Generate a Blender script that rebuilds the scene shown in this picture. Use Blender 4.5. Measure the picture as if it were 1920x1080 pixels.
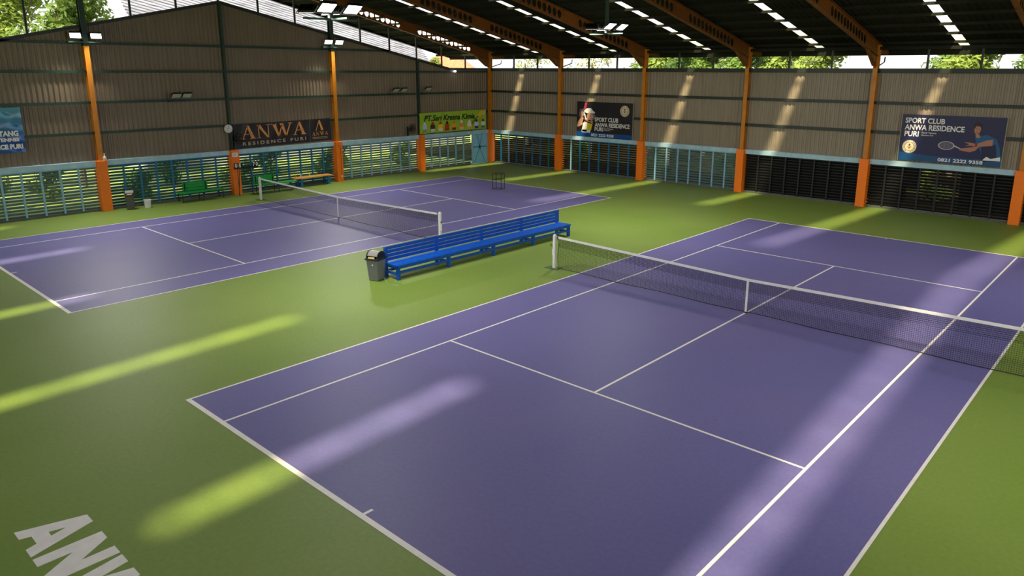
import bpy, math, random
from mathutils import Vector, Matrix, Euler
random.seed(7)
S = bpy.context.scene
for o in list(bpy.data.objects): bpy.data.objects.remove(o)
COL = S.collection

# ------------------------------------------------------------ camera
cam = bpy.data.cameras.new('camera'); camo = bpy.data.objects.new('camera', cam); COL.objects.link(camo)
camo.location = (13.2116, -5.1699, 6.0756)
camo.rotation_euler = (1.33568, -0.00308, 0.73738)
cam.sensor_width = 36; cam.lens = 1368.9/1920*36
cam.shift_x = -16.15/1920; cam.shift_y = -81.05/1920
cam.clip_end = 500; cam.clip_start = .05
S.camera = camo
# ------------------------------------------------------------ sky, sun, exposure
W = bpy.data.worlds.new('sky'); S.world = W; W.use_nodes = True
wn = W.node_tree; wn.nodes.clear()
wo = wn.nodes.new('ShaderNodeOutputWorld'); wb = wn.nodes.new('ShaderNodeBackground')
sk = wn.nodes.new('ShaderNodeTexSky'); sk.sky_type = 'NISHITA'; sk.sun_disc = False
sk.sun_elevation = math.radians(54); sk.air_density = 1.0; sk.dust_density = 4.0
mx = wn.nodes.new('ShaderNodeMixRGB'); mx.inputs[0].default_value = .7; mx.inputs[2].default_value = (6.0, 6.2, 6.6, 1)
wn.links.new(sk.outputs[0], mx.inputs[1]); wn.links.new(mx.outputs[0], wb.inputs[0])
wb.inputs[1].default_value = .30
wn.links.new(wb.outputs[0], wo.inputs[0])
sun = bpy.data.lights.new('sun', 'SUN'); suno = bpy.data.objects.new('sun', sun); COL.objects.link(suno)
sun.energy = 14.0; sun.angle = math.radians(4.8); sun.color = (1, .90, .66)
sd = Vector((-.27, .65, -1)).normalized()
suno.rotation_euler = sd.to_track_quat('-Z', 'Y').to_euler(); suno.location = (8, -20, 30)
S.view_settings.view_transform = 'Standard'; S.view_settings.look = 'None'
S.view_settings.exposure = 0.0; S.view_settings.gamma = 1; S.view_settings.use_curve_mapping = False
FLOOD_W = 150.0          # watts of each floodlight head

# ------------------------------------------------------------ materials
def srgb(c):
    return tuple(((x/255)/12.92 if x/255 <= .04045 else ((x/255+.055)/1.055)**2.4) for x in c)
MATS = {}
def mat(name, col, rough=.6, metal=0, noise=0, nscale=8, spec=.5, emit=None, estr=0, stretch=None, bump=0, lin=False):
    if name in MATS: return MATS[name]
    m = bpy.data.materials.new(name); m.use_nodes = True; nt = m.node_tree
    b = nt.nodes['Principled BSDF']; c = col if lin else srgb(col)
    b.inputs['Base Color'].default_value = (*c, 1); b.inputs['Roughness'].default_value = rough
    b.inputs['Metallic'].default_value = metal; b.inputs['Specular IOR Level'].default_value = spec
    if noise:
        tc = nt.nodes.new('ShaderNodeTexCoord'); mp = nt.nodes.new('ShaderNodeMapping')
        if stretch: mp.inputs['Scale'].default_value = stretch
        n = nt.nodes.new('ShaderNodeTexNoise'); n.inputs['Scale'].default_value = nscale; n.inputs['Detail'].default_value = 6
        r = nt.nodes.new('ShaderNodeMapRange'); r.inputs[1].default_value = .3; r.inputs[2].default_value = .7
        r.inputs[3].default_value = 1-noise; r.inputs[4].default_value = 1+noise
        mm = nt.nodes.new('ShaderNodeVectorMath'); mm.operation = 'SCALE'; mm.inputs[0].default_value = c
        nt.links.new(tc.outputs['Object'], mp.inputs[0]); nt.links.new(mp.outputs[0], n.inputs[0])
        nt.links.new(n.outputs[0], r.inputs[0]); nt.links.new(r.outputs[0], mm.inputs['Scale']); nt.links.new(mm.outputs[0], b.inputs['Base Color'])
        if bump:
            bp = nt.nodes.new('ShaderNodeBump'); bp.inputs['Strength'].default_value = bump
            nt.links.new(n.outputs[0], bp.inputs['Height']); nt.links.new(bp.outputs[0], b.inputs['Normal'])
    if emit:
        b.inputs['Emission Color'].default_value = (*emit, 1); b.inputs['Emission Strength'].default_value = estr
    MATS[name] = m; return m
def court_mat(name, c1, c2, rough):
    m = bpy.data.materials.new(name); m.use_nodes = True; nt = m.node_tree; b = nt.nodes['Principled BSDF']
    tc = nt.nodes.new('ShaderNodeTexCoord')
    n1 = nt.nodes.new('ShaderNodeTexNoise'); n1.inputs['Scale'].default_value = .22; n1.inputs['Detail'].default_value = 3
    n2 = nt.nodes.new('ShaderNodeTexNoise'); n2.inputs['Scale'].default_value = 14; n2.inputs['Detail'].default_value = 6
    n3 = nt.nodes.new('ShaderNodeTexNoise'); n3.inputs['Scale'].default_value = 120
    mixr = nt.nodes.new('ShaderNodeMixRGB'); mixr.inputs[1].default_value = (*srgb(c1), 1); mixr.inputs[2].default_value = (*srgb(c2), 1)
    r1 = nt.nodes.new('ShaderNodeMapRange'); r1.inputs[1].default_value = .35; r1.inputs[2].default_value = .65
    r2 = nt.nodes.new('ShaderNodeMapRange'); r2.inputs[1].default_value = .25; r2.inputs[2].default_value = .75; r2.inputs[3].default_value = .93; r2.inputs[4].default_value = 1.07
    r3 = nt.nodes.new('ShaderNodeMapRange'); r3.inputs[1].default_value = .25; r3.inputs[2].default_value = .75; r3.inputs[3].default_value = .93; r3.inputs[4].default_value = 1.07
    mu = nt.nodes.new('ShaderNodeMath'); mu.operation = 'MULTIPLY'
    sc = nt.nodes.new('ShaderNodeVectorMath'); sc.operation = 'SCALE'
    L = nt.links.new
    for n in (n1, n2, n3): L(tc.outputs['Object'], n.inputs[0])
    L(n1.outputs[0], r1.inputs[0]); L(r1.outputs[0], mixr.inputs[0]); L(n2.outputs[0], r2.inputs[0]); L(n3.outputs[0], r3.inputs[0])
    L(r2.outputs[0], mu.inputs[0]); L(r3.outputs[0], mu.inputs[1]); L(mixr.outputs[0], sc.inputs[0]); L(mu.outputs[0], sc.inputs['Scale'])
    L(sc.outputs[0], b.inputs['Base Color']); b.inputs['Roughness'].default_value = rough; b.inputs['Specular IOR Level'].default_value = .2
    bp = nt.nodes.new('ShaderNodeBump'); bp.inputs['Strength'].default_value = .08; L(n3.outputs[0], bp.inputs['Height']); L(bp.outputs[0], b.inputs['Normal'])
    return m
M_green = court_mat('green_acrylic', (116, 141, 58), (126, 147, 68), .52)
M_purple = court_mat('purple_acrylic', (103, 100, 154), (111, 105, 155), .50)
M_line = mat('white_line_paint', (238, 232, 222), .5, noise=.05, nscale=6)
M_wall2 = mat('brightened_brown_grey_metal_sheet', (142, 128, 106), .42, noise=.10, nscale=1.2, stretch=(3, 3, .35), spec=.55)  # back wall copy of the sheet, paler to stand in for light
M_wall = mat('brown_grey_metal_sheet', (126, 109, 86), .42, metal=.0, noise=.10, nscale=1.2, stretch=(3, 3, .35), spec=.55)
M_roof = mat('dark_roof_sheet', (38, 38, 30), .75, spec=.12, noise=.15, nscale=1.5)
M_purlin = mat('dark_green_purlin', (34, 35, 24), .6, noise=.1, spec=.15)
M_girt = mat('dark_green_steel', (34, 62, 46), .45, noise=.1)
M_girt2 = mat('dark_grey_green_steel', (40, 46, 38), .45, noise=.1)
M_orange = mat('orange_brown_steel', (200, 124, 22), .45, noise=.12, nscale=3)
M_rafter = mat('orange_brown_rafter', (122, 72, 28), .5, noise=.2, nscale=2, spec=.2)
M_plinth = mat('orange_painted_concrete', (255, 126, 6), .55, noise=.06, nscale=5)
M_sill = mat('pale_blue_concrete', (168, 200, 210), .6, noise=.12, nscale=3)
M_kerb = mat('grey_kerb', (92, 94, 84), .8, noise=.1)
M_blue = mat('blue_bench_paint', (3, 86, 190), .42, noise=.06, nscale=4)
M_bpost = mat('blue_post_paint', (22, 112, 160), .5, noise=.08)
M_lbpost = mat('light_blue_post_paint', (140, 184, 206), .5, noise=.08)
M_teal = mat('teal_slat_paint', (44, 96, 100), .55, noise=.12)
M_gslat = mat('grey_green_slat_paint', (96, 122, 120), .55, noise=.12)
M_dslat = mat('dark_slat', (40, 42, 36), .6, noise=.2)  # dark mottled slat colour
M_black = mat('black_paint', (22, 22, 24), .5)
M_blackm = mat('black_metal', (16, 16, 18), .35)
M_grey = mat('grey_plastic', (128, 128, 128), .45, noise=.06)
M_dgrey = mat('dark_grey_plastic', (60, 60, 60), .5)
M_lid = mat('pale_grey_plastic', (150, 146, 142), .4, noise=.08)
M_white = mat('white_paint', (236, 232, 226), .5, noise=.04)
M_greenb = mat('bright_green_bench_paint', (14, 158, 60), .5, noise=.08)
M_wood = mat('orange_wood', (232, 160, 66), .55, noise=.15, nscale=5, stretch=(6, .6, 1))
M_door = mat('pale_blue_door_paint', (138, 200, 226), .5, noise=.1)
M_net = mat('black_net_cord', (20, 20, 24), .7)
M_lens = mat('lit_floodlight_lens', (255, 255, 255), .3, emit=(.93, .97, 1), estr=14)
M_lensoff = mat('unlit_floodlight_lens', (190, 190, 170), .2)
M_leaf = [mat('leaf_green_a', (96, 124, 42), .6, noise=.25, nscale=1.5), mat('leaf_green_b', (128, 146, 54), .6, noise=.25, nscale=1.5),
          mat('leaf_green_c', (70, 104, 36), .6, noise=.25, nscale=1.5), mat('leaf_tan', (170, 165, 110), .6, noise=.2)]
for m in M_leaf:   # leaves let a little sun through
    nt = m.node_tree; b = nt.nodes['Principled BSDF']; out = nt.nodes['Material Output']
    t = nt.nodes.new('ShaderNodeBsdfTranslucent'); t.inputs[0].default_value = (.20, .28, .05, 1)
    mxs = nt.nodes.new('ShaderNodeMixShader'); mxs.inputs[0].default_value = .4
    nt.links.new(b.outputs[0], mxs.inputs[1]); nt.links.new(t.outputs[0], mxs.inputs[2]); nt.links.new(mxs.outputs[0], out.inputs[0])
M_bark = mat('bark', (96, 80, 60), .8, noise=.2)
M_grass = mat('grass_ground', (120, 135, 62), .9, noise=.45, nscale=.9)
M_skyl = bpy.data.materials.new('translucent_skylight_sheet'); M_skyl.use_nodes = True
nt = M_skyl.node_tree; nt.nodes.clear(); o_ = nt.nodes.new('ShaderNodeOutputMaterial'); t1 = nt.nodes.new('ShaderNodeBsdfTransparent'); t2 = nt.nodes.new('ShaderNodeBsdfTranslucent')
t1.inputs[0].default_value = (1, .97, .9, 1); t2.inputs[0].default_value = (.9, .85, .75, 1); ms = nt.nodes.new('ShaderNodeMixShader'); ms.inputs[0].default_value = .28
nt.links.new(t1.outputs[0], ms.inputs[1]); nt.links.new(t2.outputs[0], ms.inputs[2]); nt.links.new(ms.outputs[0], o_.inputs[0])

# ------------------------------------------------------------ helpers
class MB:
    def __init__(s): s.v = []; s.f = []
    def add(s, vs, fs):
        n = len(s.v); s.v += [tuple(v) for v in vs]; s.f += [tuple(i+n for i in f) for f in fs]; return s
    def box(s, x0, x1, y0, y1, z0, z1):
        return s.add([(x, y, z) for x in (x0, x1) for y in (y0, y1) for z in (z0, z1)],
                     [(0, 1, 3, 2), (4, 6, 7, 5), (0, 4, 5, 1), (2, 3, 7, 6), (0, 2, 6, 4), (1, 5, 7, 3)])
    def frus(s, cx, cy, z0, z1, a0, b0, a1, b1):
        return s.add([(cx-a0, cy-b0, z0), (cx+a0, cy-b0, z0), (cx+a0, cy+b0, z0), (cx-a0, cy+b0, z0),
                      (cx-a1, cy-b1, z1), (cx+a1, cy-b1, z1), (cx+a1, cy+b1, z1), (cx-a1, cy+b1, z1)],
                     [(3, 2, 1, 0), (4, 5, 6, 7), (0, 1, 5, 4), (1, 2, 6, 5), (2, 3, 7, 6), (3, 0, 4, 7)])
    def tube(s, pts, r, n=8, cap=True):
        pts = [Vector(p) for p in pts]; rings = []
        for i, p in enumerate(pts):
            d = (pts[min(i+1, len(pts)-1)]-pts[max(i-1, 0)]).normalized()
            a = d.orthogonal().normalized() if i == 0 else (rings[-1][1]-d*rings[-1][1].dot(d)).normalized()
            b = d.cross(a); rr = r[i] if isinstance(r, (list, tuple)) else r
            rings.append(([p+(a*math.cos(t*2*math.pi/n)+b*math.sin(t*2*math.pi/n))*rr for t in range(n)], a))
        vs = [v for R, _ in rings for v in R]; fs = []
        for i in range(len(pts)-1):
            for k in range(n): fs.append((i*n+k, i*n+(k+1) % n, (i+1)*n+(k+1) % n, (i+1)*n+k))
        if cap: fs += [tuple(range(n))[::-1], tuple(range(len(vs)-n, len(vs)))]
        return s.add(vs, fs)
    def lathe(s, prof, c=(0, 0, 0), n=20, M=None):
        vs = []; fs = []
        for r, z in prof:
            for k in range(n):
                v = Vector((r*math.cos(2*math.pi*k/n), r*math.sin(2*math.pi*k/n), z))
                if M: v = M @ v
                vs.append(v+Vector(c))
        for i in range(len(prof)-1):
            for k in range(n): fs.append((i*n+k, i*n+(k+1) % n, (i+1)*n+(k+1) % n, (i+1)*n+k))
        return s.add(vs, fs)
    def prism(s, poly, d, M=None):   # poly in xy, thickness d along z
        n = len(poly); vs = [Vector((x, y, 0)) for x, y in poly]+[Vector((x, y, d)) for x, y in poly]
        if M: vs = [M @ v for v in vs]
        fs = [tuple(range(n))[::-1], tuple(range(n, 2*n))]+[(i, (i+1) % n, n+(i+1) % n, n+i) for i in range(n)]
        return s.add(vs, fs)
    def build(s, name, m, parent=None, loc=(0, 0, 0), bevel=0, smooth=False):
        me = bpy.data.meshes.new(name); me.from_pydata(s.v, [], s.f); me.update(); me.materials.append(m)
        import bmesh as _b
        bm = _b.new(); bm.from_mesh(me); _b.ops.recalc_face_normals(bm, faces=bm.faces)
        if bevel: _b.ops.bevel(bm, geom=bm.edges[:], offset=bevel, segments=1, affect='EDGES')
        bm.to_mesh(me); bm.free()
        if smooth:
            for p in me.polygons: p.use_smooth = True
        o = bpy.data.objects.new(name, me); COL.objects.link(o); o.location = loc
        if parent: o.parent = parent
        return o
def tag(o, label, cat, group=None, kind=None):
    o['label'] = label; o['category'] = cat
    if group: o['group'] = group
    if kind: o['kind'] = kind
    return o
def struct(o, label=None):
    o['kind'] = 'structure'
    if label: o['label'] = label
    return o
def thing(name, label, cat, loc=(0, 0, 0), rz=0, group=None):
    o = bpy.data.objects.new(name, None); COL.objects.link(o); o.location = loc; o.rotation_euler = (0, 0, rz); o.empty_display_size = .2
    return tag(o, label, cat, group)
def copy_tree(o, parent=None):
    c = o.copy(); COL.objects.link(c)
    if parent: c.parent = parent
    for ch in list(o.children):
        if ch is not c: copy_tree(ch, c)
    return c
def text_mesh(body, name, m, parent, M, w=None, h=1.0, offset=0.0, shear=0, depth=.002, align='LEFT', spacing=1.0):
    """text scaled to cap height h and total width w, placed by matrix M (x right, y up, z out)"""
    c = bpy.data.curves.new(name, 'FONT'); c.body = body; c.size = 1; c.offset = offset; c.shear = shear; c.space_character = spacing
    c.extrude = depth/2; c.resolution_u = 3
    o = bpy.data.objects.new(name, c); COL.objects.link(o)
    dg = bpy.context.evaluated_depsgraph_get(); me = bpy.data.meshes.new_from_object(o.evaluated_get(dg)); bpy.data.objects.remove(o)
    xs = [v.co.x for v in me.vertices]; ys = [v.co.y for v in me.vertices]
    x0, x1, y0, y1 = min(xs), max(xs), min(ys), max(ys)
    sy = h/(y1-y0); sx = (w/(x1-x0)) if w else sy
    off = {'LEFT': 0, 'RIGHT': -(x1-x0)*sx, 'CENTER': -(x1-x0)*sx/2}[align]
    for v in me.vertices:
        v.co = M @ Vector(((v.co.x-x0)*sx+off, (v.co.y-y0)*sy, v.co.z))
    me.materials.clear(); me.materials.append(m)
    o = bpy.data.objects.new(name, me); COL.objects.link(o)
    if parent: o.parent = parent
    return o
PI = math.pi

# ------------------------------------------------------------ dimensions
XL, XR, YF, YB = -21.75, 14.9, -6.3, 30.25        # wall sheets
RZ, RS = 7.37, .221                               # roof height at y=30 and y=-6, slope; ridge at y=12
def roofz(y): return RZ+RS*(18-abs(y-12))
LX = [-21.5+6*i for i in range(7)]                # frames along x
LYS = [0, 6, 12, 18, 24, 30]
WT = 6.15                                         # wall sheet top

# ------------------------------------------------------------ ground and floor
struct(MB().box(-140, 120, -90, 180, -.5, -.12).build('ground', M_grass))
M_soil = mat('shade_darkened_soil', (34, 29, 18), .95, noise=.4, nscale=.8, spec=.0)  # very dark soil colour also stands in for shade behind the hall
struct(MB().box(-33, XR+8, YB+.15, 75, -.118, -.10).build('ground', M_soil))
struct(MB().box(XL-.15, XR+.15, YF-.15, YB+.15, -.119, 0).build('floor', M_green))
# ------------------------------------------------------------ walls
def corrug(MBo, axis, const, a0, a1, z0f, z1f, pitch=.2, amp=.028, breaks=()):
    """vertical ribbed sheet; z0f/z1f functions of coordinate"""
    n = int(round((a1-a0)/pitch)); pr = [(0, 0), (.3, 0), (.42, 1), (.88, 1)]; cs = []
    for i in range(n):
        for u, k in pr: cs.append((a0+(i+u)*pitch, k))
    cs.append((a1, 0)); vs = []; fs = []
    for a, k in cs:
        c = const+amp*k*(1 if axis in 'xy' else 1)
        for z in (z0f(a), z1f(a)): vs.append((c, a, z) if axis == 'x' else (a, const-amp*k, z))
    for i in range(len(cs)-1): fs.append((2*i, 2*i+2, 2*i+3, 2*i+1))
    MBo.add(vs, fs)
def gtop(y):                                      # top of the gable cladding
    return max(WT, 9.17-.207*abs(y-12)) if y > 12 else max(6.0, 9.17-.222*abs(y-12))
# left gable wall
mb = MB(); corrug(mb, 'x', XL, YF, 0, lambda a: 0, gtop); corrug(mb, 'x', XL, 0, YB, lambda a: 2.1, gtop)
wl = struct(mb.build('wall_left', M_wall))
for z in (3.38, 4.66, 5.95, 7.12):
    ya, yb = YF, YB-.1
    if z > 6.2: ya, yb = 12-(9.17-z)/.222, 12+(9.17-z)/.207
    g = MB(); g.box(XL+.03, XL+.14, ya, yb, z-.055, z+.055); g.build('girt', M_girt, wl)
def gable_strip(f, x0, x1, dz0, dz1, ys):
    m = MB()
    for a, b in zip(ys[:-1], ys[1:]):
        vs = []
        for y in (a, b):
            for x in (x0, x1):
                for dz in (dz0, dz1): vs.append((x, y, f(y)+dz))
        m.add(vs, [(0, 1, 3, 2), (4, 6, 7, 5), (0, 4, 5, 1), (2, 3, 7, 6), (0, 2, 6, 4), (1, 5, 7, 3)])
    return m
gable_strip(gtop, XL-.04, XL+.14, -.1, .04, [YF, -2.28, 12, 26.6, YB]).build('top_trim', M_girt2, wl)
for y in [0, 2, 4, 8, 10, 12, 14, 16, 20, 22, 24, 26, 28]:
    zt = roofz(y)-.75 if y < 28 else 6.95
    MB().box(XL+.02, XL+.09, y-.04, y+.04, gtop(y), zt).build('mullion', M_girt2, wl)
for y in (12, 24): MB().box(XL+.04, XL+.2, y-.06, y+.06, 2.19, gtop(y)).build('green_post', M_girt, wl)
MB().box(XL-.15, XL+.25, 0, YB, 1.97, 2.19).build('sill_beam', M_sill, wl)
MB().box(XL-.15, XL+.2, 0, 28.3, 0, .09).build('kerb', M_kerb, wl)
# back wall
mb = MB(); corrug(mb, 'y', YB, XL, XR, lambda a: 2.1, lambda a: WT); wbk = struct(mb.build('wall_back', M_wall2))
for z in (3.42, 4.70): MB().box(XL, XR, YB-.14, YB-.03, z-.065, z+.065).build('girt', M_girt2, wbk)
MB().box(XL, XR, YB-.14, YB+.04, WT-.16, WT+.04).build('top_trim', M_girt2, wbk)
MB().box(XL, XR, YB-.25, YB+.15, 1.97, 2.19).build('sill_beam', M_sill, wbk)
MB().box(XL, XR, YB-.2, YB+.15, 0, .09).build('kerb', M_kerb, wbk)
MB().box(XL-5.2, XR, YB-.10, YB+.06, 6.98, 7.12).build('eave_beam', M_purlin, wbk)
for i in range(6):
    for k in (2, 4):
        x = LX[i]+k; MB().box(x-.04, x+.04, YB-.08, YB, WT, 6.98).build('mullion', M_girt2, wbk)
# unseen walls behind and beside the camera
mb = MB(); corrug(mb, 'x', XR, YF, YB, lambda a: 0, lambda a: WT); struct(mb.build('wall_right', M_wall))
mb = MB(); corrug(mb, 'y', YF, XL, XR, lambda a: 0, lambda a: 1.2); struct(mb.build('wall_front', M_wall))  # height made up, kept low so daylight reaches the back wall

# ------------------------------------------------------------ roof
SKX = [(-24.2, -22.8), (-18.55, -18.17), (-12.55, -12.17), (-6.52, -6.14), (-.62, -.24), (5.43, 5.81), (11.75, 12.13)]
XO0, XO1 = -27.0, 16.5
def roof_sheet(x0, x1, y0, y1, mbx):
    p = .25; n = max(1, round((x1-x0)/p)); w = (x1-x0)/n; cs = []
    for i in range(n): cs += [(x0+i*w, 0), (x0+(i+.35)*w, 0), (x0+(i+.5)*w, 1), (x0+(i+.85)*w, 1)]
    cs.append((x1, 0)); vs = []; fs = []
    for x, k in cs:
        for y in (y0, y1): vs.append((x, y, roofz(y)+.015+.035*k))
    for i in range(len(cs)-1): fs.append((2*i, 2*i+2, 2*i+3, 2*i+1))
    mbx.add(vs, fs)
mb = MB(); EY0, EY1 = -9.5, 31.6  # unseen front eave extended to keep sun from entering the open front
edges = [XO0]+[e for s in SKX for e in s]+[XO1]
for k in range(0, len(edges), 2):
    roof_sheet(edges[k], edges[k+1], 12, EY1, mb); roof_sheet(edges[k], edges[k+1], EY0, 12, mb)
# side sections of the strips that stay opaque (unseen near-slope lengths are invented to place the sun streaks)
near = {0: (-6, 12), 1: (-6.5, -3.2), 2: (-6.8, -2.5), 3: (-7.6, -4), 4: (-7.5, -1.6), 5: (-6.6, -1.4), 6: (-6.0, 12)}
for k, (a, b) in enumerate(SKX):
    y0, y1 = near[k]
    if y1 < 12: roof_sheet(a, b, y1, 12, mb)
    if y0 > EY0: roof_sheet(a, b, EY0, y0, mb)
far = {0: (12, 31.4), 1: (17.5, 31.4), 2: (18, 31.4), 3: (13.5, 31.4), 4: (19, 31.4), 5: (12, 31.4), 6: (12, 31.4)}
for k, (a, b) in enumerate(SKX):
    y0, y1 = far[k]
    if y0 > 12: roof_sheet(a, b, 12, y0, mb)
    roof_sheet(a, b, 31.4, EY1, mb)
ceil = struct(mb.build('ceiling', M_roof))
wi = 1
for k, (a, b) in enumerate(SKX):
    for (y0, y1) in (near[k], far[k]):
        m = MB(); m.add([(a, y0, roofz(y0)+.03), (b, y0, roofz(y0)+.03), (b, y1, roofz(y1)+.03), (a, y1, roofz(y1)+.03)], [(0, 1, 2, 3)])
        struct(m.build('window_%d' % wi, M_skyl)); wi += 1
for sgn in (1, -1):
    for k in range(15):
        y = 12+sgn*(18.2-1.32*k); z = roofz(y)
        MB().box(XO0, XO1, y-.03, y+.03, z-.115, z+.0).build('purlin', M_purlin, ceil)
MB().box(XO0, XO1, 31.5, 31.62, roofz(31.5)-.27, roofz(31.5)+.02).build('eave_trim', M_purlin, ceil)
MB().box(XO0, XO1, -9.5, -9.4, roofz(-9.4)-.12, roofz(-9.4)).build('eave_trim', M_purlin, ceil)

# ------------------------------------------------------------ rafters (cellular beams)
def rafter_mesh(end=False):
    """web in the yz plane at x=0, with oval holes; both slopes"""
    mb = MB(); D = .56
    top = lambda y: roofz(y)-.115
    def cell(y0, y1, hole):
        w = .006
        for x in (-w, w):
            c = [(y0, top(y0)-D), (y1, top(y1)-D), (y1, top(y1)), (y0, top(y0))]
            if not hole:
                mb.add([(x, y, z) for y, z in c], [(0, 1, 2, 3)])
            else:
                N = 16; vs = []; ym = (y0+y1)/2; hw = (y1-y0)/2
                for i in range(N):
                    t = 2*PI*i/N; cx, sx = math.cos(t), math.sin(t); m_ = max(abs(cx), abs(sx))
                    yy = ym+cx/m_*hw; vs.append((x, yy, top(yy)-D/2+sx/m_*D/2))
                for i in range(N):
                    t = 2*PI*i/N; yy = ym+math.cos(t)*.145; vs.append((x, yy, top(yy)-D/2+math.sin(t)*.19))
                mb.add(vs, [(i, (i+1) % N, N+(i+1) % N, N+i) for i in range(N)])
    for sgn in (1, -1):
        F = lambda d: 12+sgn*d
        segs = []; d = 0.0
        groups = [(1.2, 5.7, 12), (7.1, 10.7, 10), (11.95, 16.3, 12)]
        for a, b, n in groups:
            if a > d: segs.append((d, a, False))
            p = (b-a)/n
            for i in range(n): segs.append((a+i*p, a+(i+1)*p, True))
            d = b
        segs.append((d, 18.0, False))
        for a, b, h in segs: cell(F(a), F(b), h)
        # flanges
        for dz in (0, -D):
            vs = []
            for dd in (0, 18.0):
                y = F(dd)
                for x in (-.09, .09):
                    for q in (-.01, .01): vs.append((x, y, top(y)+dz+q))
            mb.add(vs, [(0, 1, 3, 2), (4, 6, 7, 5), (0, 4, 5, 1), (2, 3, 7, 6), (0, 2, 6, 4), (1, 5, 7, 3)])
        # haunch at the eave
        y1, y2, y3 = F(16.6), F(17.7), F(18.0)
        poly = [(y1, top(y1)-D), (y2, 6.3), (y3, 6.15), (y3, top(y3)-D+.05)]
        for x in (-.006, .006): mb.add([(x, y, z) for y, z in poly], [(0, 1, 2, 3)])
        mb.add([(-.09, y1, top(y1)-D), (.09, y1, top(y1)-D), (.09, y2, 6.3), (-.09, y2, 6.3)], [(0, 1, 2, 3)])
        mb.add([(-.09, y1, top(y1)-D-.015), (.09, y1, top(y1)-D-.015), (.09, y2, 6.285), (-.09, y2, 6.285)], [(0, 1, 2, 3)])
    return mb
ra0 = None
names = ['against the left gable wall', 'second from the left gable wall', 'third from the left gable wall, over the woman poster end', 'over the row of hanging floodlights', 'right of centre, its foot at the purlin row', 'at the upper right corner of the view', 'behind the viewer side']
rlab = ['orange cellular roof beam with bright round holes, along the left gable wall',
        'orange cellular roof beam landing left of the poster with the woman player',
        'orange cellular roof beam landing right of the poster with the woman player',
        'orange cellular roof beam carrying the hanging floodlights, landing in the middle of the back wall',
        'orange cellular roof beam landing left of the poster with the man player',
        'orange cellular roof beam cut by the upper right corner of the view', None]
for i, x in enumerate(LX[:6]):
    if ra0 is None:
        ra0 = thing('roof_beam', '', 'roof beam', (0, 0, 0))
        rafter_mesh().build('cellular_beam', M_rafter, ra0)
        for sgn in (1, -1):
            y0, y1 = 12+sgn*18.28, 12+sgn*19.35
            z0, z1 = roofz(y0)-.12, roofz(y1)-.12
            m = MB(); vs = [(s*.07, y, z) for s in (-1, 1) for y, z in ((y0, z0), (y1, z1), (y1, z1-.14), (y0, z0-.34))]
            m.add(vs, [(0, 1, 2, 3), (7, 6, 5, 4), (0, 4, 5, 1), (1, 5, 6, 2), (2, 6, 7, 3), (3, 7, 4, 0)])
            m.build('eave_stub', M_rafter, ra0)
            MB().tube([(0, 12+sgn*18.3, 6.28), (0, 12+sgn*19.1, 6.47), (0, 12+sgn*19.15, 6.7)], .03, 6).build('eave_brace', M_girt2, ra0)
        r = ra0
    else: r = copy_tree(ra0)
    r.location = (x, 0, 0); r['label'] = rlab[i]; r['group'] = 'cellular roof beams'
m = MB()
for sgn in (1, -1):
    ye = 12+sgn*19.5
    m.add([(x, y, z+q) for x in (XO0-.02, XO0+.03) for y, z in ((12, roofz(12)), (ye, roofz(ye))) for q in (-.16, .06)], [(0, 1, 3, 2), (4, 6, 7, 5), (0, 4, 5, 1), (2, 3, 7, 6), (0, 2, 6, 4), (1, 5, 7, 3)])
m.build('barge_board', M_purlin, ceil)
# ------------------------------------------------------------ columns
def hcol(m, cx, cy, z0, z1, w, d, along):
    """H section: flanges face the room; along = wall direction"""
    t = .02
    if along == 'x':
        m.box(cx-w/2, cx+w/2, cy-d/2, cy-d/2+t, z0, z1); m.box(cx-w/2, cx+w/2, cy+d/2-t, cy+d/2, z0, z1); m.box(cx-t/2, cx+t/2, cy-d/2+t, cy+d/2-t, z0, z1)
    else:
        m.box(cx-d/2, cx-d/2+t, cy-w/2, cy+w/2, z0, z1); m.box(cx+d/2-t, cx+d/2, cy-w/2, cy+w/2, z0, z1); m.box(cx-d/2+t, cx+d/2-t, cy-t/2, cy+t/2, z0, z1)
    return m
def column(x, y, along, label, zo, zt, upper=M_orange, steel=True, w=.40):
    t = thing('column', label, 'column', (x, y, 0), 0, 'orange columns along the walls')
    if along == 'x': MB().box(-w/2, w/2, -.2, .3, 0, 2.2).build('concrete_plinth', M_plinth, t, bevel=.01)
    else: MB().box(-.3, .2, -w/2, w/2, 0, 2.2).build('concrete_plinth', M_plinth, t, bevel=.01)
    if steel:
        off = .05
        cx, cy = (0, off) if along == 'x' else (-off, 0)
        hcol(MB(), cx, cy, 2.2, zo, .20, .25, along).build('steel_shaft', M_orange, t)
        if zt > zo: hcol(MB(), cx, cy, zo, zt, .20, .25, along).build('upper_shaft', M_girt, t)
    return t
cl = ['orange column on the back wall left of the poster with the woman player',
      'orange column on the back wall right of the poster with the woman player',
      'orange column on the back wall between the pale louvers and the black louvers',
      'orange column on the back wall left of the poster with the man player',
      'orange column cut by the right edge of the view']
for i, x in enumerate(LX[1:6]): column(x, 30, 'x', cl[i], 7.2, 7.2)
column(-21.5, 30, 'x', 'orange column in the far corner of the hall beside the blue door', 7.2, 7.2)
column(-21.5, 6, 'y', 'orange column on the left wall with a lit double floodlight and a bin beside it', 7.0, roofz(6)-.7)
column(-21.5, 18, 'y', 'orange column on the left wall right of the black banner', 7.0, roofz(18)-.7)
column(-21.5, 12, 'y', 'short orange concrete column under the clock with a paper notice', 2.2, 2.2, steel=False)
column(-21.5, 24, 'y', 'short orange concrete column under the green banner', 2.2, 2.2, steel=False, w=.32)

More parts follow.
